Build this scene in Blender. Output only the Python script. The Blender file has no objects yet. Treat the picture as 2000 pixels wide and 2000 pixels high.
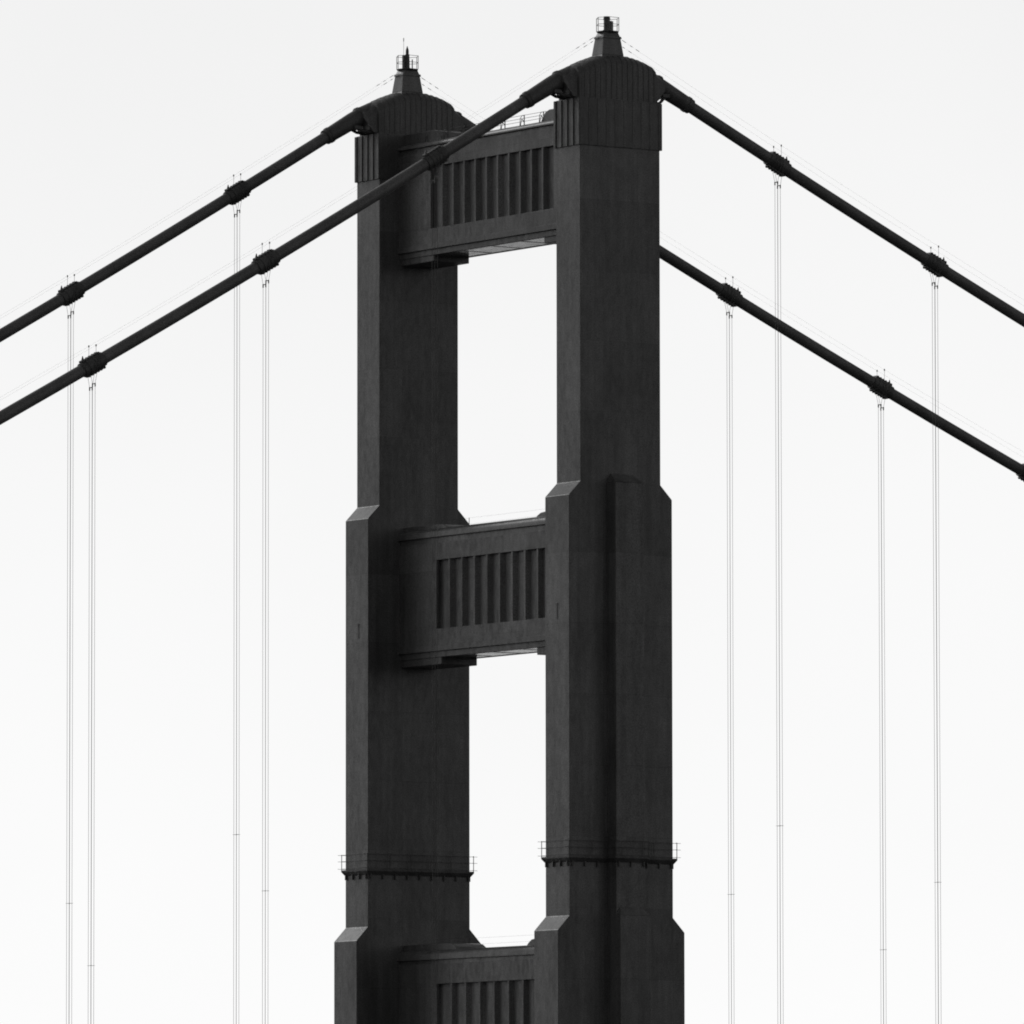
import bpy, bmesh, math, random
from mathutils import Vector, Matrix

rnd = random.Random(7)
sc = bpy.context.scene
COL = sc.collection

# ------------------------------------------------------------------ camera
CAM = Vector((-417.572, -591.378, -61.013))
YAW, PITCH, ROLL = 0.6046167, 0.0812037, -0.0012425
fw = Vector((math.sin(YAW)*math.cos(PITCH), math.cos(YAW)*math.cos(PITCH), math.sin(PITCH)))
rt = Vector((math.cos(YAW), -math.sin(YAW), 0))
up = rt.cross(fw)
r2 = rt*math.cos(ROLL) + up*math.sin(ROLL)
u2 = -rt*math.sin(ROLL) + up*math.cos(ROLL)
cd = bpy.data.cameras.new('camera')
cd.sensor_width = 36.0
cd.lens = 334.568
cd.clip_start = 1.0
cd.clip_end = 60000.0
cam = bpy.data.objects.new('camera', cd)
COL.objects.link(cam)
M = Matrix(((r2.x, u2.x, -fw.x), (r2.y, u2.y, -fw.y), (r2.z, u2.z, -fw.z)))
cam.matrix_world = Matrix.Translation(CAM) @ M.to_4x4()
sc.camera = cam

# ------------------------------------------------------------------ sky, sun, exposure
SUN_AZ, SUN_EL = math.radians(-5), math.radians(26)      # azimuth measured from +Y towards +X: behind the tower
SKY_STRENGTH, EXPOSURE = 0.11, 0.0
SKY_GAIN = 1.45
world = bpy.data.worlds.new('World')
sc.world = world
world.use_nodes = True
wn, wl = world.node_tree.nodes, world.node_tree.links
wn.clear()
sky = wn.new('ShaderNodeTexSky')
sky.sky_type = 'NISHITA'
sky.sun_disc = False
sky.sun_elevation = SUN_EL
sky.sun_rotation = SUN_AZ
sky.altitude = 0
sky.air_density = 0.5
sky.dust_density = 2.0
sky.ozone_density = 1.0
bw = wn.new('ShaderNodeRGBToBW')                          # black-and-white photograph
bg = wn.new('ShaderNodeBackground')
bg.inputs['Strength'].default_value = SKY_STRENGTH
wo = wn.new('ShaderNodeOutputWorld')
wl.new(sky.outputs[0], bw.inputs[0])
def wmath(op, a, b=None, c=None):
    k = wn.new('ShaderNodeMath'); k.operation = op
    for i, v in enumerate((a, b, c)):
        if v is None: continue
        if isinstance(v, (int, float)): k.inputs[i].default_value = v
        else: wl.new(v, k.inputs[i])
    return k.outputs[0]
# high fog: the bright part of the sky is evened out, a little brighter towards the horizon, faintly mottled
wtc = wn.new('ShaderNodeTexCoord'); wsep = wn.new('ShaderNodeSeparateXYZ'); wl.new(wtc.outputs['Generated'], wsep.inputs[0])
wno = wn.new('ShaderNodeTexNoise'); wno.inputs['Scale'].default_value = 14; wno.inputs['Detail'].default_value = 5
wl.new(wtc.outputs['Generated'], wno.inputs['Vector'])
mott = wmath('MULTIPLY_ADD', wno.outputs['Fac'], .07, .965)
cap_ = wmath('MAXIMUM', wmath('MULTIPLY_ADD', wsep.outputs[2], -.75, .995), .72)
cap_ = wmath('MULTIPLY', wmath('MULTIPLY', cap_, mott), 1/SKY_STRENGTH)
lum = wmath('SMOOTH_MIN', wmath('MULTIPLY', bw.outputs[0], SKY_GAIN), cap_, 1.0)
wl.new(lum, bg.inputs['Color']); wl.new(bg.outputs[0], wo.inputs['Surface'])

sd = bpy.data.lights.new('sun', 'SUN')
sd.energy = 0.7
sd.angle = math.radians(10)
sd.color = (1, 1, 1)
sun = bpy.data.objects.new('sun', sd)
COL.objects.link(sun)
sdir = Vector((math.sin(SUN_AZ)*math.cos(SUN_EL), math.cos(SUN_AZ)*math.cos(SUN_EL), math.sin(SUN_EL)))
sun.rotation_euler = (-sdir).to_track_quat('-Z', 'Y').to_euler()

sc.view_settings.view_transform = 'Standard'
sc.view_settings.look = 'None'
sc.view_settings.exposure = EXPOSURE
sc.view_settings.gamma = 1.0
sc.view_settings.use_curve_mapping = False
sc.cycles.filter_width = 1.9
sc.cycles.max_bounces = 6

# ------------------------------------------------------------------ materials
def new_mat(name):
    m = bpy.data.materials.new(name); m.use_nodes = True
    nt = m.node_tree
    return m, nt.nodes, nt.links, nt.nodes['Principled BSDF']

def paint(name, base, rough=0.42, plates=True, var=0.25, streak=0.26, bump=0.25, spec=0.5):
    """weathered steel paint: plate-to-plate tone, run-off streaks, fine mottling"""
    m, n, l, p = new_mat(name)
    tc = n.new('ShaderNodeTexCoord')
    def noise(scale, mapscale, detail=4.0, rough_=0.6):
        mp = n.new('ShaderNodeMapping'); mp.inputs['Scale'].default_value = mapscale
        l.new(tc.outputs['Object'], mp.inputs[0])
        t = n.new('ShaderNodeTexNoise'); t.inputs['Scale'].default_value = scale
        t.inputs['Detail'].default_value = detail; t.inputs['Roughness'].default_value = rough_
        l.new(mp.outputs[0], t.inputs['Vector'])
        return t.outputs['Fac']
    def mul(a, b):
        k = n.new('ShaderNodeMath'); k.operation = 'MULTIPLY'
        l.new(a, k.inputs[0])
        if isinstance(b, float): k.inputs[1].default_value = b
        else: l.new(b, k.inputs[1])
        return k.outputs[0]
    def remap(a, lo, hi, f0=0.3, f1=0.7):
        k = n.new('ShaderNodeMapRange'); l.new(a, k.inputs[0])
        k.inputs[1].default_value = f0; k.inputs[2].default_value = f1
        k.inputs[3].default_value = lo; k.inputs[4].default_value = hi
        return k.outputs[0]
    f = remap(noise(0.35, (1, 1, 0.5)), 1-var, 1+var)
    f = mul(f, remap(noise(1.6, (1, 1, 0.06), 5), 1-streak, 1+streak))
    f = mul(f, remap(noise(13.0, (1, 1, 1), 2), 1-0.5, 1+0.5))
    if plates:
        # plates of slightly different tone; one wall direction and the other share the vertical joints
        mp = n.new('ShaderNodeMapping'); l.new(tc.outputs['Object'], mp.inputs[0])
        sx = n.new('ShaderNodeSeparateXYZ'); l.new(tc.outputs['Object'], sx.inputs[0])
        ad = n.new('ShaderNodeMath'); ad.operation = 'ADD'; l.new(sx.outputs[0], ad.inputs[0]); l.new(sx.outputs[1], ad.inputs[1])
        cb = n.new('ShaderNodeCombineXYZ'); l.new(ad.outputs[0], cb.inputs[0]); l.new(sx.outputs[2], cb.inputs[1])
        br = n.new('ShaderNodeTexBrick'); l.new(cb.outputs[0], br.inputs['Vector'])
        br.inputs['Color1'].default_value = (.80, .80, .80, 1); br.inputs['Color2'].default_value = (1.14, 1.14, 1.14, 1)
        br.inputs['Mortar'].default_value = (.80, .80, .80, 1)
        br.inputs['Scale'].default_value = 1.0; br.inputs['Mortar Size'].default_value = 0.03
        br.inputs['Brick Width'].default_value = 3.2; br.inputs['Row Height'].default_value = 5.4
        br.offset = 0.0; br.inputs['Bias'].default_value = 0.0
        f = mul(f, br.outputs['Fac'] if False else br.outputs['Color'])
    c = mul(f, base)
    cc = n.new('ShaderNodeCombineColor')
    for i in range(3): l.new(c, cc.inputs[i])
    l.new(cc.outputs[0], p.inputs['Base Color'])
    p.inputs['Roughness'].default_value = rough
    l.new(remap(noise(3.0, (1, 1, 0.4)), rough-0.08, rough+0.12), p.inputs['Roughness'])
    p.inputs['Specular IOR Level'].default_value = spec
    if bump:
        b = n.new('ShaderNodeBump'); b.inputs['Strength'].default_value = bump; b.inputs['Distance'].default_value = 0.02
        l.new(noise(5.0, (1, 1, 1)), b.inputs['Height']); l.new(b.outputs[0], p.inputs['Normal'])
    return m

STEEL = paint('painted_steel', 0.105)
TRIM = paint('painted_trim', 0.105, rough=.34, plates=False)
TOP_DARK = paint('top_dark_steel', 0.075, plates=False)  # darker base for the collar and saddle housing
CABLE = paint('cable_wrap', 0.11, rough=0.5, plates=False, streak=0.1)
SOFFIT_LIT = paint('soffit_lit_steel', 0.30, rough=0.13, plates=False, bump=0)  # paler base paints in the bright grazing reflection on the strut undersides
WIRE = paint('rope_steel', 0.10, rough=0.5, plates=False, bump=0)
IRON = paint('small_ironwork', 0.07, rough=0.5, plates=False, bump=0)
HATCH = paint('hatch_paint', 0.05, plates=False)
LENS, n_, l_, p_ = new_mat('beacon_glass')
p_.inputs['Base Color'].default_value = (.05, .05, .05, 1); p_.inputs['Roughness'].default_value = .25
nz_ = n_.new('ShaderNodeTexNoise'); nz_.inputs['Scale'].default_value = 8
rm_ = n_.new('ShaderNodeMapRange'); rm_.inputs[3].default_value = .15; rm_.inputs[4].default_value = .4
l_.new(nz_.outputs['Fac'], rm_.inputs[0]); l_.new(rm_.outputs[0], p_.inputs['Roughness'])

WATER, n_, l_, p_ = new_mat('sea_water')
p_.inputs['Base Color'].default_value = (.03, .03, .03, 1)
p_.inputs['Roughness'].default_value = .12; p_.inputs['IOR'].default_value = 1.33
tc_ = n_.new('ShaderNodeTexCoord')
nz_ = n_.new('ShaderNodeTexNoise'); nz_.inputs['Scale'].default_value = .15; nz_.inputs['Detail'].default_value = 6
l_.new(tc_.outputs['Object'], nz_.inputs['Vector'])
bp_ = n_.new('ShaderNodeBump'); bp_.inputs['Strength'].default_value = .15; bp_.inputs['Distance'].default_value = .3
l_.new(nz_.outputs['Fac'], bp_.inputs['Height']); l_.new(bp_.outputs[0], p_.inputs['Normal'])

# ------------------------------------------------------------------ mesh helpers
class MB:
    def __init__(self): self.bm = bmesh.new()
    def hexa(self, lo, hi):
        """lo, hi: four bottom and four top corners (ccw from above)"""
        v = [self.bm.verts.new(p) for p in list(lo)+list(hi)]
        for f in ((3,2,1,0),(4,5,6,7),(0,1,5,4),(1,2,6,5),(2,3,7,6),(3,0,4,7)):
            self.bm.faces.new([v[i] for i in f])
        return self
    def box(self, x0, x1, y0, y1, z0, z1):
        q = lambda z: ((x0,y0,z),(x1,y0,z),(x1,y1,z),(x0,y1,z))
        return self.hexa(q(z0), q(z1))
    def frustum(self, h0, w0, z0, h1, w1, z1, cx=0, cy=0):
        q = lambda h, w, z: ((cx-h,cy-w,z),(cx+h,cy-w,z),(cx+h,cy+w,z),(cx-h,cy+w,z))
        return self.hexa(q(h0,w0,z0), q(h1,w1,z1))
    def loft(self, rings, cap=True, closed=True):
        R = [[self.bm.verts.new(p) for p in r] for r in rings]
        n = len(R[0])
        for a, b in zip(R, R[1:]):
            for i in range(n if closed else n-1):
                self.bm.faces.new((a[i], a[(i+1)%n], b[(i+1)%n], b[i]))
        if cap:
            self.bm.faces.new(R[0][::-1]); self.bm.faces.new(R[-1])
        return self
    def tube(self, pts, r, n=8, cap=True, up=Vector((0,0,1))):
        pts = [Vector(p) for p in pts]
        rs = r if isinstance(r, (list, tuple)) else [r]*len(pts)
        rings = []
        for i, p in enumerate(pts):
            d = (pts[min(i+1, len(pts)-1)] - pts[max(i-1, 0)]).normalized()
            a = up if abs(d.dot(up)) < .95 else Vector((0,1,0))
            s = d.cross(a).normalized(); t = s.cross(d)
            rings.append([p + (s*math.cos(k*2*math.pi/n) + t*math.sin(k*2*math.pi/n))*rs[i] for k in range(n)])
        return self.loft(rings, cap)
    def prism_y(self, prof, y0, y1):
        return self.loft([[(x, y0, z) for x, z in prof], [(x, y1, z) for x, z in prof]])
    def prism_x(self, prof, x0, x1):
        return self.loft([[(x0, y, z) for y, z in prof], [(x1, y, z) for y, z in prof]])
    def build(self, name, mat, parent=None, smooth=False, bevel=0.0):
        bmesh.ops.recalc_face_normals(self.bm, faces=self.bm.faces)
        me = bpy.data.meshes.new(name); self.bm.to_mesh(me); self.bm.free()
        me.materials.append(mat)
        o = bpy.data.objects.new(name, me); COL.objects.link(o)
        if smooth:
            me.polygons.foreach_set('use_smooth', [True]*len(me.polygons))
            me.set_sharp_from_angle(angle=math.radians(40))
        if bevel:
            b = o.modifiers.new('bevel', 'BEVEL'); b.width = bevel; b.segments = 2; b.limit_method = 'ANGLE'
        if parent: o.parent = parent
        return o

def empty(name, loc=(0,0,0), parent=None):
    o = bpy.data.objects.new(name, None); COL.objects.link(o); o.location = loc
    o.empty_display_size = .5
    if parent: o.parent = parent
    return o
def tag(o, label=None, cat=None, group=None, kind=None):
    for k, v in (('label', label), ('category', cat), ('group', group), ('kind', kind)):
        if v: o[k] = v
    return o
def copy_tree(o, parent=None):
    c = o.copy(); COL.objects.link(c)
    if parent: c.parent = parent
    for ch in list(o.children): copy_tree(ch, c)
    return c

S = 27.43                                   # distance between the two legs (and the two cables)
A1, A2, A3, A4 = 3.728, 4.806, 5.884, 6.95  # half lengths of the leg sections along the bridge
B = 1.605                                   # half width of a leg across the bridge
WATER_Z = -192.0

# ------------------------------------------------------------------ water
w = MB(); 
w.bm.faces.new([w.bm.verts.new((x, y, WATER_Z)) for x, y in ((-30000,-30000),(30000,-30000),(30000,30000),(-30000,30000))])
tag(w.build('water', WATER), kind='structure')

# ------------------------------------------------------------------ the hillside the camera stands on
HILL, n_, l_, p_ = new_mat('dry_scrub')
tc_ = n_.new('ShaderNodeTexCoord'); nz_ = n_.new('ShaderNodeTexNoise'); nz_.inputs['Scale'].default_value = .05; nz_.inputs['Detail'].default_value = 8
l_.new(tc_.outputs['Object'], nz_.inputs['Vector'])
rp_ = n_.new('ShaderNodeValToRGB'); rp_.color_ramp.elements[0].position = .35; rp_.color_ramp.elements[0].color = (.03,.03,.03,1)
rp_.color_ramp.elements[1].position = .7; rp_.color_ramp.elements[1].color = (.09,.09,.09,1)
l_.new(nz_.outputs['Fac'], rp_.inputs[0]); l_.new(rp_.outputs[0], p_.inputs['Base Color']); p_.inputs['Roughness'].default_value = .9
from mathutils import noise as mnoise
hb = MB(); back = Vector((-fw.x, -fw.y, 0)).normalized(); side = Vector((-back.y, back.x, 0))
NU, NV = 60, 80
grid = []
def hill_z(d, v):
    k = lambda a, b, x: max(0, min(1, (x-a)/(b-a)))
    sm = lambda t: t*t*(3-2*t)
    base = -200 + (CAM.z-2.2+200)*sm(k(430, 735, d)) + 190*sm(k(745, 1500, d))
    f = sm(k(2600, 900, v)) if v > 0 else sm(k(-1500, -420, v))
    n = mnoise.noise(Vector((d*.006, v*.006, 3.1)))*26 + mnoise.noise(Vector((d*.03, v*.03, 7.7)))*5
    n *= sm(k(60, 260, math.hypot(d-724, v)))
    return -200 + (base+200)*f + n*k(-200, -120, base)*f
for i in range(NU+1):
    d = 400 + 1800*(i/NU)
    grid.append([])
    for j in range(NV+1):
        v = -1600 + 4300*j/NV
        p = back*d + side*v
        grid[-1].append(hb.bm.verts.new((p.x, p.y, hill_z(d, v))))
for i in range(NU):
    for j in range(NV):
        hb.bm.faces.new((grid[i][j], grid[i+1][j], grid[i+1][j+1], grid[i][j+1]))
tag(hb.build('hillside', HILL, smooth=True), kind='structure')

# ------------------------------------------------------------------ tower
tower = empty('bridge_tower', (0, S/2, WATER_Z))
tag(tower, 'tall dark steel suspension bridge tower with two stepped legs joined by ribbed portal struts', 'bridge tower')
def to_tower(o):
    o.parent = tower; o.location = o.location - Vector((0, S/2, WATER_Z)) if o.type == 'EMPTY' else o.location
    return o

def zc_left(t):  return 33.55 - .606*t + .0006*t*t
def zc_right(t): return 33.26 - .4798*t + .000525*t*t
def zc(x):
    """height of the main cable centre at distance x along the bridge"""
    l = zc_left(abs(x)) if x < 0 else zc_right(x)
    if abs(x) < 6.0:                        # over the saddle the two tangents are rounded off
        zl, zr = zc_left(6.0), zc_right(6.0)
        sl, sr = .606-.0012*6, -(.4798-.00105*6)
        t = (x+6)/12; h00 = 2*t**3-3*t*t+1; h10 = t**3-2*t*t+t; h01 = -2*t**3+3*t*t; h11 = t**3-t*t
        return h00*zl + h10*12*sl + h01*zr + h11*12*sr
    return l

HATCHES = {-1: ((-9.9, .05),), 1: ((-9.9, -.2),)}
def make_leg(y0, outer):
    """outer = -1: the outer face looks to -Y, +1: to +Y. Coordinates of the parts are relative to the leg's axis at z = 0."""
    leg = empty('tower_leg', (0, y0 - S/2, -WATER_Z), tower)
    prof = [(A1, 29.4), (A1, 0.0), (A2, -1.085), (A2, -33.04), (A3, -34.145), (A3, -68.5), (A4, -69.7), (A4, WATER_Z-5)]
    m = MB()
    m.loft([[(-a,-B,z),(a,-B,z),(a,B,z),(-a,B,z)] for a, z in prof[::-1]])
    m.build('shaft', STEEL, leg, bevel=.05)
    # raised pilasters on the outer face of the lower sections, each with a sloping hipped cap
    for hw, y_in, y_out, ztop, rise, zbot in ((1.32, B, 2.8, -.05, .72, WATER_Z-4), (1.40, 2.8, 3.45, -33.0, .62, WATER_Z-4)):
        p = MB(); o = outer
        yi, yo = sorted((o*(y_in-.004), o*y_out))
        p.box(-hw, hw, yi, yo, zbot, ztop)
        p.build('pilaster', STEEL, leg, bevel=.04)
        c = MB()
        a, b = (o*y_out, o*(y_in-.002))
        lo = [(-hw, a, ztop+.003), (hw, a, ztop+.003), (hw, b, ztop+.003), (-hw, b, ztop+.003)]
        hi = [(-hw*.72, b+o*.06, ztop+rise), (hw*.72, b+o*.06, ztop+rise), (hw*.72, b, ztop+rise), (-hw*.72, b, ztop+rise)]
        c.hexa(lo, hi)
        c.build('pilaster_cap', STEEL, leg)
    for zc_, yc_ in HATCHES[outer]:
        ht = MB(); ht.box(-A2-.03, -A2+.05, yc_-.10, yc_+.10, zc_-.55, zc_+.55)
        ht.box(-A2-.06, -A2-.01, yc_-.14, yc_+.14, zc_+.52, zc_+.62)
        ht.build('hatch', HATCH, leg)
    # fluted collar under the cable saddle
    k = MB(); g = .09
    k.loft([[(-A1-g,-B-g,z),(A1+g,-B-g,z),(A1+g,B+g,z),(-A1-g,B+g,z)] for z in (25.72, 29.36)])
    k.build('collar', TOP_DARK, leg, bevel=.03)
    k = MB(); e = .17
    for i in range(5):
        y = -B-g+.13 + (2*(B+g)-.26)*i/4
        for sx in (-1, 1):
            xa, xb = sorted((sx*(A1+g-.01), sx*(A1+e)))
            k.box(xa, xb, y-.12, y+.12, 25.73, 29.33)
    for i in range(10):
        x = -A1-g+.15 + (2*(A1+g)-.30)*i/9
        for sy in (-1, 1):
            ya, yb = sorted((sy*(B+g-.01), sy*(B+g+.025)))
            k.box(x-.13, x+.13, ya, yb, 25.73, 29.33)
    k.build('collar_flutes', TOP_DARK, leg)
    # saddle housing: barrel roof that follows the cable over the tower top
    top = [(-4.75,31.18),(-4.35,31.33),(-4.0,31.55),(-3.83,31.78),(-3.2,32.10),(-2.58,32.38),(-1.6,32.74),(-.8,32.92),(0,33.0),(.8,33.02),(1.5,32.96),
           (2.2,32.84),(2.79,32.69),(3.3,32.50),(3.64,32.34),(3.78,32.14),(4.32,31.80),(4.7,31.55)]
    def section(x, zt, grow=0.0):
        wd = 1.38 - .05*abs(x)/4.7 - (.35 if abs(x) > 3.7 else 0) + grow
        zb = 29.37 if abs(x) < 3.75 else 29.37 + (abs(x)-3.75)*1.15
        zs = max(zb+.3, zt-.85)
        pts = [(x, -wd, zb), (x, -wd, zs)]
        for q in range(1, 8):
            a_ = math.pi - q*math.pi/8
            pts.append((x, wd*math.cos(a_), zs + (zt+grow-zs)*math.sin(a_)))
        pts += [(x, wd, zs), (x, wd, zb)]
        return pts
    h = MB()
    h.loft([section(x, z) for x, z in top])
    h.build('saddle_housing', TOP_DARK, leg, smooth=True)
    rb = MB()
    import bisect
    xs = [p[0] for p in top]
    def zt_at(x):
        i = max(1, min(len(xs)-1, bisect.bisect(xs, x)))
        (xa, za), (xb, zb) = top[i-1], top[i]
        return za + (zb-za)*(x-xa)/(xb-xa)
    for i in range(15):
        x = -3.55 + i*7.0/14
        rb.loft([section(x-.07, zt_at(x-.07), .04), section(x+.07, zt_at(x+.07), .04)])
    rb.build('housing_ribs', TOP_DARK, leg)
    # arms that carry the cable sleeves off the collar
    for sx in (-1, 1):
        ar = MB()
        zz = zc(sx*5.1) - .6
        for sy in (-1, 1):
            ar.tube([(sx*3.7, sy*.55, 29.5), (sx*4.5, sy*.5, 29.55), (sx*5.15, sy*.42, zz-.05)], .13, 6)
        ar.box(*sorted((sx*4.75, sx*5.4)), -.62, .62, zz-.16, zz+.12)
        ar.build('sleeve_bracket', IRON, leg, bevel=.02)
    # spire: truncated pyramid, lip, upper frustum, platform
    sp = MB()
    sp.frustum(1.22, .86, 32.3, 1.0, .72, 32.95); sp.frustum(1.0, .72, 32.95, .80, .58, 34.28)
    sp.build('spire', TRIM, leg, bevel=.03)
    lp = MB()
    lp.frustum(.87, .66, 34.25, .83, .62, 34.42)
    lp.frustum(.76, .57, 34.42, .62, .5, 34.74)
    lp.build('spire_lip', TRIM, leg, bevel=.02)
    pf = MB(); R = .86
    ring = lambda r, z: [(r*math.cos(q*math.pi/6+.26), r*math.sin(q*math.pi/6+.26), z) for q in range(12)]
    pf.loft([ring(R*.78, 34.70), ring(R, 34.76), ring(R, 34.82)])
    pf.build('platform', IRON, leg)
    rl = MB()
    pp = [(R*1.07*math.cos(q*math.pi/3+.05), R*1.07*math.sin(q*math.pi/3+.05)) for q in range(6)]
    for i, (x, y) in enumerate(pp):
        rl.tube([(x*.93, y*.93, 34.79), (x, y, 34.84), (x, y, 35.88)], .028, 6)
        x2, y2 = pp[(i+1) % 6]
        for z in (35.34, 35.86):
            rl.tube([(x, y, z), (x2, y2, z)], .02, 6)
    rl.tube([(pp[5][0]*.45, pp[5][1]*.45, 34.8), (pp[5][0]*.45, pp[5][1]*.45, 35.6)], .05, 6)
    rl.build('platform_railing', IRON, leg)
    # gallery round the lower section: ledge with a scaffold-like rail
    gl = MB(); o_ = .24
    PW, PY = 1.32, 2.8                         # the pilaster on the outer face
    def plan(q, z):
        o = outer
        pts = [(-A2-q, -o*(B+q)), (A2+q, -o*(B+q)), (A2+q, o*(B+q)), (PW+q, o*(B+q)), (PW+q, o*(PY+q)), (-PW-q, o*(PY+q)), (-PW-q, o*(B+q)), (-A2-q, o*(B+q))]
        return [(x, y, z) for x, y in (pts if o > 0 else pts[::-1])]
    gl.loft([plan(.02, -28.98), plan(o_, -28.66), plan(o_, -28.52)])
    for i in range(9):
        x = -A2+.2 + i*(2*A2-.4)/8
        for sy in (-1, 1):
            w_ = PY if (sy == outer and abs(x) < PW) else B
            ya, yb = sorted((sy*(w_-.01), sy*(w_+.16)))
            gl.box(x-.05, x+.05, ya, yb, -29.3, -28.9)
    for i in range(4):
        y = -B+.2 + i*(2*B-.4)/3
        for sx in (-1, 1):
            xa, xb = sorted((sx*(A2-.01), sx*(A2+.16)))
            gl.box(xa, xb, y-.05, y+.05, -29.3, -28.9)
    gl.build('gallery_ledge', IRON, leg)
    gr = MB(); q = o_-.03; ov = .36
    for z in (-27.36, -27.86, -28.44):
        gr.tube([(-A2-q-ov, -outer*(B+q), z), (A2+q+ov, -outer*(B+q), z)], .016, 5)
        oy = outer*(B+q); py = outer*(PY+q)
        for sx in (-1, 1): gr.tube([(sx*(A2+q+ov), oy, z), (sx*(PW+q-.02), oy, z)], .016, 5); gr.tube([(sx*(PW+q), oy, z+.01), (sx*(PW+q), py, z+.01)], .016, 5)
        gr.tube([(-PW-q-.02, py, z), (PW+q+.02, py, z)], .016, 5)
        for sx in (-1, 1): gr.tube([(sx*(A2+q), -B-q-.05, z+.02), (sx*(A2+q), B+q+.05, z+.02)], .016, 5)
    for sx in (-1, 1):
        for sy in (-1, 1): gr.tube([(sx*(A2+q), sy*(B+q), -28.55), (sx*(A2+q), sy*(B+q), -27.3)], .032, 6)
    for i in range(1, 5):
        x = -A2 + i*2*A2/5
        for sy in (-1, 1):
            w_ = PY if (sy == outer and abs(x) < PW) else B
            gr.tube([(x, sy*(w_+q), -28.55), (x, sy*(w_+q), -27.34)], .025, 6)
    for sx in (-1, 1): gr.tube([(sx*(PW+q), outer*(PY+q), -28.55), (sx*(PW+q), outer*(PY+q), -27.34)], .025, 6)
    gr.build('gallery_railing', IRON, leg)
    return leg

near_leg = make_leg(0.0, -1)
near_leg['label'] = 'nearer right leg of the tower, its flat outer face carrying a raised pilaster'
far_leg = make_leg(S, 1)
far_leg['label'] = 'farther left leg of the tower, partly hidden by the portal struts'

def make_strut(zt, zcop, zsh, zp1, zp0, zf, zu, yl, nbay, pitch, hood, corb, corb_z):
    """portal strut between the legs; X half width 1.9; all heights absolute; parts hang under one Empty"""
    st = empty('portal_strut', (0, -S/2, -WATER_Z), tower)
    y0, y1 = B-.01, S-B+.01
    X = 1.9
    g = MB()
    # core girder (recess plane of the panel), top and bottom friezes and end frames
    core = X-.37; cb_ = X-.42
    g.box(-core, core, y0, y1, zu+.30, zt-.18)
    yr = yl - nbay*pitch
    for sx in (-1, 1):
        def slab(ya, yb, za, zb, xo=X):
            xa, xb = sorted((sx*(core-.02), sx*xo)); g.box(xa, xb, ya, yb, za, zb)
        slab(y0+.001, y1-.001, zp1, zsh+.05)                  # upper frieze
        slab(y0+.001, y1-.001, zf, zp0)                       # lower frieze
        slab(yl, y1-.002, zp0-.01, zp1+.01, X-.003)           # end frames
        slab(y0+.002, yr, zp0-.01, zp1+.01, X-.003)
        # bottom lip slightly proud
        xa, xb = sorted((sx*(X-.05), sx*(X+.10))); g.box(xa, xb, y0+.003, y1-.003, zf-.02, zf+.42)
        # recessed bottom flange
        xa, xb = sorted((sx*(cb_), sx*(X-.12))); g.box(xa, xb, y0+.004, y1-.004, zu, zf+.01)
    g.build('girder', STEEL, st, bevel=.02)
    # ribs of the fluted panel
    for sx in (-1, 1):
        rb = MB()
        for i in range(1, nbay):
            y = yl - i*pitch
            xa, xb = sx*(core-.01), sx*(X-.02)
            rb.hexa([(xa,y-.32,zp0-.02),(xb,y-.10,zp0-.02),(xb,y+.10,zp0-.02),(xa,y+.32,zp0-.02)],
                    [(xa,y-.32,zp1+.02),(xb,y-.10,zp1+.02),(xb,y+.10,zp1+.02),(xa,y+.32,zp1+.02)])
        rb.build('panel_ribs', STEEL, st)
    # underside plating with stiffeners, slightly above the flange edges
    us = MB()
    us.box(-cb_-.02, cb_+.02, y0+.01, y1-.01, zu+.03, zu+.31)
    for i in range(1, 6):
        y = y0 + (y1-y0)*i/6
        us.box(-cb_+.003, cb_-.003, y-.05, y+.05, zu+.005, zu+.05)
    us.build('soffit', SOFFIT_LIT, st)
    # coping: sloping weathered top with overhang
    cp = MB()
    z_e, w_e = zcop+.06, .85 if hood[1] > .8 else .5           # rounded weathering
    arc = [(-X-.16 + w_e*(1-math.cos(a)), z_e + (zt-z_e)*math.sin(a)) for a in [i*math.pi/16 for i in range(9)]]
    prof = [(-X-.16, zcop)] + arc + [(-x, z) for x, z in arc[::-1]] + [(X+.16, zcop), (X-.02, zcop-.03), (-X+.02, zcop-.03)]
    cp.prism_y(prof, y0+.006, y1-.006)
    for sx in (-1, 1):
        xa, xb = sorted((sx*(core-.02), sx*(X-.14))); cp.box(xa, xb, y0+.007, y1-.007, zsh, zcop+.01)
    cp.build('coping', TRIM, st, smooth=True)
    # rounded hoods where the coping meets the legs
    if hood:
        hl, hh = hood
        for e in (0, 1):
            hd = MB()
            f = (lambda y: B + y) if e == 0 else (lambda y: S - B - y)
            pr = [(f(-.01), zt-.1), (f(hl), zt-.1), (f(hl-.35), zt+hh*.42), (f(hl-.75), zt+hh*.88), (f(hl-1.2), zt+hh), (f(-.01), zt+hh)]
            hd.prism_x(pr, -1.45, 1.45)
            hd.build('coping_hood', TRIM, st, bevel=.05)
    # corbels under both ends, nearly as long as the leg
    for ya, yb in ((B-.012, B+corb), (S-B-corb, S-B+.012)):
        cb = MB()
        cb.box(-X+.22, X-.22, ya, yb, corb_z, zu+.45)
        cb.build('corbel', STEEL, st, bevel=.04)
    return st

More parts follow.
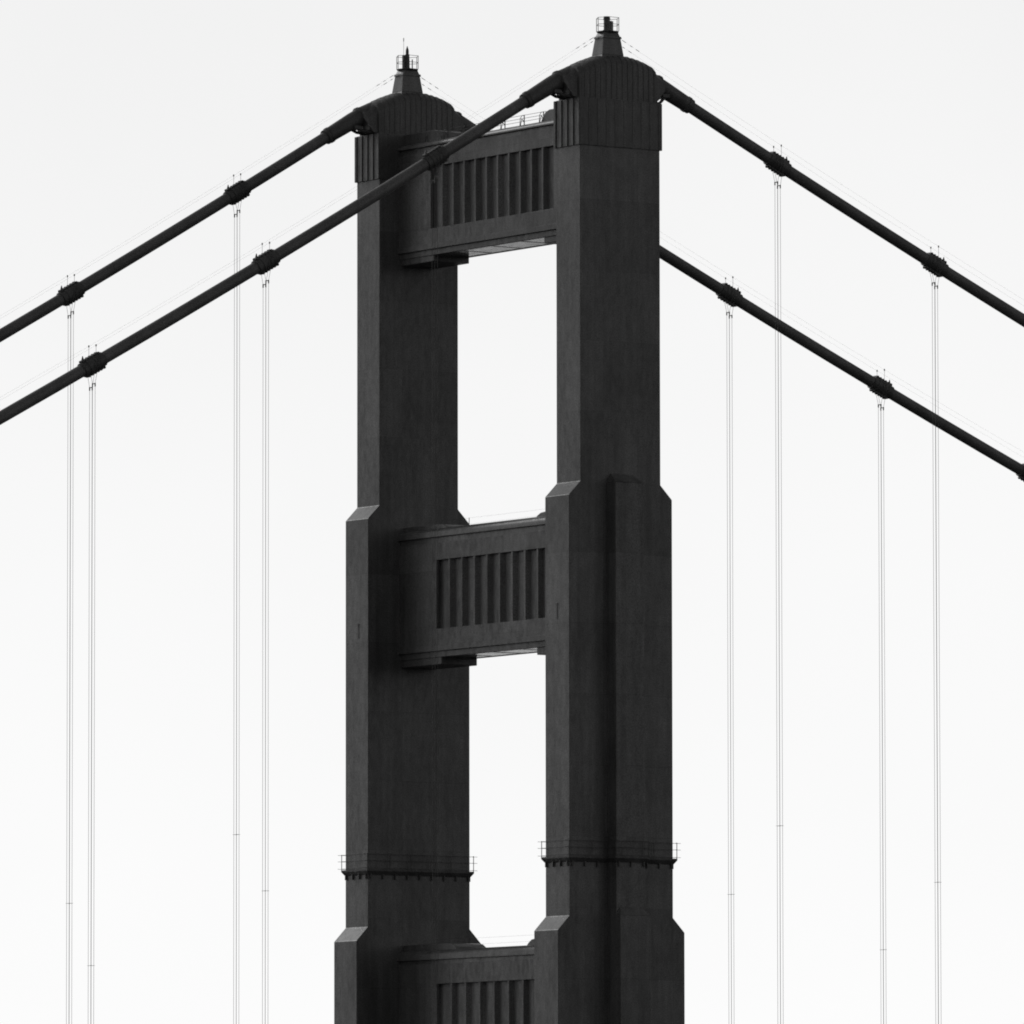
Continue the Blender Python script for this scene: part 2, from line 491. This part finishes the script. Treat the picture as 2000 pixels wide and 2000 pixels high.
s1 = make_strut(28.48, 28.02, 27.62, 26.38, 21.52, 19.90, 19.43, 21.38, 11, 1.53, (5.4, .85), 4.55, 18.95)
s2 = make_strut(-2.06, -2.75, -3.26, -4.56, -9.93, -11.66, -12.14, 20.6, 10, 1.72, (6.2, .36), 5.6, -12.70)
s3 = make_strut(-34.93, -35.68, -36.07, -37.58, -43.6, -45.4, -45.9, 20.6, 9, 1.95, (7.5, .5), 6.6, -46.6)
s1['label'] = 'topmost portal strut, with the railing along its coping'
s2['label'] = 'middle portal strut with bright underside'
s3['label'] = 'lowest portal strut, cut by the bottom of the picture'

# railings standing on the struts
r1 = MB()
ys = [4.2 + 2.62*i for i in range(8)]
for y in ys:
    r1.tube([(-1.25, y, 28.3), (-1.25, y, 29.28)], .045, 6)
    r1.tube([(-1.25, y, 29.24), (-1.45, y, 29.22), (-1.62, y, 28.98), (-1.68, y, 28.2)], .03, 6)
    r1.tube([(-1.25, y, 28.72), (-1.47, y, 28.95), (-1.62, y, 28.4)], .04, 6)
    r1.box(-1.37, -1.13, y-.12, y+.12, 28.3, 28.42)
for z in (28.5, 28.78, 29.02, 29.26):
    r1.tube([(-1.25, 1.7, z), (-1.25, S-1.7, z)], .018, 5)
o = r1.build('strut_railing', IRON); o.parent = s1
for st, zt in ((s2, -2.2), (s3, -35.07)):
    r = MB()
    for y in (20.9, 6.5):
        r.tube([(1.4, y, zt-.05), (1.4, y, zt+1.12)], .03, 6)
    for z in (zt+.62, zt+1.1):
        r.tube([(1.4, 1.7, z), (1.4, S-1.7, z)], .005, 5)
    o = r.build('strut_railing', IRON); o.parent = st

# ------------------------------------------------------------------ main cables
XL, XR, DX = 16.02, 16.09, 15.24
def band_x(n): return -XL + DX*(n+1) if n < 0 else XR + DX*(n-1)
def slope(x): return (zc(x+.05)-zc(x-.05))/.1
def frame(x):
    d = Vector((1, 0, slope(x))).normalized()
    return Vector((x, 0, zc(x))), d, Vector((-d.z, 0, d.x))

def make_cable(y0, bands, label):
    c = MB()
    xs = [-190 + 4*i for i in range(45)] + [-12 + i*.75 for i in range(33)] + [13 + 4*i for i in range(60)]
    c.tube([(x, 0, zc(x)) for x in xs], .46, 28)
    cable = c.build('main_cable', CABLE, smooth=True)
    cable.location = (0, y0, 0)
    tag(cable, label, 'cable', 'main cables of the suspension bridge')
    for sx in (-1, 1):                                          # sleeves leaving the saddle housing
        sl = MB()
        P = []; Rr = []
        for x, r_ in ((3.4,.80),(4.4,.76),(4.45,.82),(4.62,.82),(4.66,.70),(5.3,.66),(7.3,.60),(7.32,.65),(7.5,.65),(7.52,.61),(7.75,.60),(7.78,.47)):
            P.append((sx*x, 0, zc(sx*x))); Rr.append(r_)
        sl.tube(P, Rr, 24)
        s_o = sl.build('cable_sleeve', IRON, smooth=True); s_o.parent = cable
    for n in bands:
        x = band_x(n); p, d, u = frame(x)
        b = MB()
        at = lambda t: p + d*t
        ts = [(-1.02,.50),(-1.0,.56),(-.60,.56),(-.58,.615),(-.42,.615),(-.40,.59),(-.24,.59),(-.22,.615),(-.06,.615),(-.04,.59),(.06,.59),(.08,.615),(.24,.615),(.26,.59),(.40,.59),(.42,.615),(.58,.615),(.60,.56),(1.0,.56),(1.02,.50)]
        b.tube([at(t) for t, _ in ts], [r_ for _, r_ in ts], 24)
        band = b.build('cable_band', IRON, smooth=True); band.parent = cable
        fl = MB()                                               # bolted flanges along crown and keel, with bolt heads
        R3 = Matrix((d, Vector((0,1,0)), u)).transposed()
        def obox(t0, t1, y_0, y_1, u0, u1):
            q = lambda uu: [p + R3 @ Vector((t, y, uu)) for t, y in ((t0,y_0),(t1,y_0),(t1,y_1),(t0,y_1))]
            fl.hexa(q(u0), q(u1))
        obox(-.86, .86, -.20, .20, .50, .65); obox(-.86, .86, -.20, .20, -.65, -.50)
        for i in range(6):
            t = -.72 + i*.288
            obox(t-.06, t+.06, -.26, .26, .56, .68); obox(t-.06, t+.06, -.26, .26, -.68, -.56)
        o = fl.build('band_flange', IRON); o.parent = band
        sg = -1 if x < 0 else 1
        fn = MB()                                               # pointed lug at the downhill end
        q = p + d*(sg*.95)
        fn.hexa([(q.x-.19, -.10, q.z+.42), (q.x+.13, -.10, q.z+.42), (q.x+.13, .10, q.z+.42), (q.x-.19, .10, q.z+.42)],
                [(q.x+sg*.02-.02, -.02, q.z+1.05), (q.x+sg*.02+.02, -.02, q.z+1.05), (q.x+sg*.02+.02, .02, q.z+1.05), (q.x+sg*.02-.02, .02, q.z+1.05)])
        o = fn.build('band_lug', IRON); o.parent = band
        for s_ in (-1, 1):                                      # hand rope stanchions
            sn = MB()
            sn.tube([(x, s_*.42, p.z+.35), (x, s_*.5, p.z+.7), (x, s_*.5, p.z+1.47)], .014, 5)
            sn.box(x-.035, x+.035, s_*.5-.035, s_*.5+.035, p.z+1.32, p.z+1.47)
            o = sn.build('stanchion', WIRE); o.parent = band
    return cable

make_cable(0.0, (-4, -3, -2, -1, 1, 2, 3), 'nearer thick main cable over the right leg, crossing in front of the left leg')
make_cable(S, (-3, -2, -1, 1, 2, 3, 4, 5), 'farther thick main cable over the left leg, passing behind the right leg')

# ------------------------------------------------------------------ suspender ropes
SP = {-1: -26.07, -2: -31.73, -3: -37.55, -4: -43.4, 1: -25.65, 2: -29.65, 3: -33.8, 4: -37.6}
def make_hanger(y0, n, label):
    x = band_x(n); zz = zc(x); dz = slope(x)
    h = empty('suspender', (x, y0, zz))
    tag(h, label, 'suspender', 'suspender rope sets hanging from the main cables')
    E_, W_ = .125, .182
    for sx in (-1, 1):
        zp = -1.55 + sx*E_*dz*2.2
        for sy in (-1, 1):
            r = MB()
            arc = [(sx*E_, sy*.66*math.sin(a), sx*E_*dz + .66*math.cos(a)) for a in (.0, .35, .7, 1.05, 1.4, 1.62)]
            r.tube(arc + [(sx*E_, sy*W_, zp), (sx*E_, sy*W_, -115-zz)], .0145, 6)
            o = r.build('rope', WIRE, smooth=True); o.parent = h
        c = MB()
        c.box(sx*E_-.03, sx*E_+.03, -W_-.03, W_+.03, zp-.03, zp+.03)
        for sy in (-1, 1): c.box(sx*E_-.034, sx*E_+.034, sy*W_-.034, sy*W_+.034, zp-.22, zp+.05)
        o = c.build('rope_clamp', IRON); o.parent = h
    c = MB(); z = SP[n]-zz
    c.box(-E_-.03, E_+.03, -W_-.12, W_+.12, z-.009, z+.009)
    o = c.build('rope_spacer', WIRE); o.parent = h
    return h

make_hanger(0, -1, 'suspender rope set hanging directly in front of the left leg')
make_hanger(0, -2, 'suspender rope set on the nearer cable, first one against sky left of the tower')
make_hanger(0, -3, 'suspender rope set on the nearer cable, just right of the leftmost set')
make_hanger(0, 1, 'suspender rope set on the upper right cable, closer to the right leg')
make_hanger(0, 2, 'rightmost suspender rope set, hanging from the upper right cable')
make_hanger(S, -1, 'suspender rope set on the farther cable, the one closest to the left leg')
make_hanger(S, -2, 'leftmost suspender rope set, hanging from the farther cable by the left edge')
make_hanger(S, 2, 'suspender rope set on the lower right cable, closest to the right leg')
make_hanger(S, 3, 'suspender rope set on the lower right cable, second from the right leg')

# ------------------------------------------------------------------ hand ropes above the cables
def make_hand_rope(y0, side, sy, label):
    r = MB(); s_ = side
    xs = [.9] + [2+1.0*i for i in range(6)] + [10, 16, 24, 31, 39, 46, 54, 62, 77, 92, 107]
    P = []
    for x in xs:
        zz = zc_left(x) if s_ < 0 else zc_right(x)
        P.append((s_*x, sy*.5, zz+1.40))
    r.tube(P, .004, 5)
    rope = r.build('hand_rope', WIRE); rope.location = (0, y0, 0)
    tag(rope, label, 'hand rope', 'hand ropes running above the main cables')
    t = MB()
    for a, b in ((1.0, 1.35), (1.75, 1.95), (2.3, 2.6)):
        f = lambda x: (s_*x, sy*.5, (zc_left(x) if s_ < 0 else zc_right(x))+1.40)
        t.tube([f(a), f(b)], .022, 6)
    o = t.build('turnbuckle', IRON); o.parent = rope
for y0, cn in ((0.0, 'nearer'), (S, 'farther')):
    for side, sn_ in ((-1, 'left of its leg'), (1, 'right of its leg')):
        for sy in (-1, 1):
            hi = (sy == 1) if side < 0 else (sy == -1)
            make_hand_rope(y0, side, sy, '%s of the two hair-thin hand ropes above the %s cable, %s' % ('upper' if hi else 'lower', cn, sn_))

# ------------------------------------------------------------------ beacons on the spires
bk = empty('beacon', (-.08, 0, 34.82))
tag(bk, 'stout drum beacon inside the railing on top of the right spire', 'beacon')
m = MB(); m.tube([(0,0,0),(0,0,.12),(0,0,.121),(0,0,.95)], [.32,.32,.25,.25], 16); o = m.build('beacon_body', LENS, smooth=True); o.parent = bk
m = MB(); m.tube([(0,0,.95),(0,0,1.0),(0,0,1.001),(0,0,1.16)], [.28,.28,.255,.25], 16); o = m.build('beacon_lid', IRON, smooth=True); o.parent = bk
m = MB(); m.box(.30,.42,-.1,.1,0,.85); o = m.build('control_box', IRON); o.parent = bk
bk = empty('beacon', (-.02, S, 34.82))
tag(bk, 'slender beacon with pointed tip inside the railing on top of the left spire', 'beacon')
m = MB(); m.tube([(0,0,0),(0,0,.12),(0,0,.121),(0,0,.62),(0,0,1.2)], [.26,.26,.20,.20,.17], 14); o = m.build('beacon_body', IRON, smooth=True); o.parent = bk
m = MB(); m.tube([(0,0,1.2),(0,0,1.3),(0,0,1.55),(0,0,1.7),(0,0,1.86)], [.11,.13,.12,.07,.02], 12); o = m.build('beacon_lamp', LENS, smooth=True); o.parent = bk
m = MB(); m.box(-.42,-.26,-.1,.1,0,1.1); o = m.build('control_box', IRON); o.parent = bk
an = MB(); an.tube([(0,0,0),(0,0,2.2),(0,0,2.21),(0,0,2.42),(0,0,2.5)], [.018,.014,.035,.035,.012], 6)
o = an.build('antenna', IRON); o.location = (-.36, S, 34.82)
tag(o, 'thin whip antenna rising beside the slender beacon on the left spire', 'antenna')
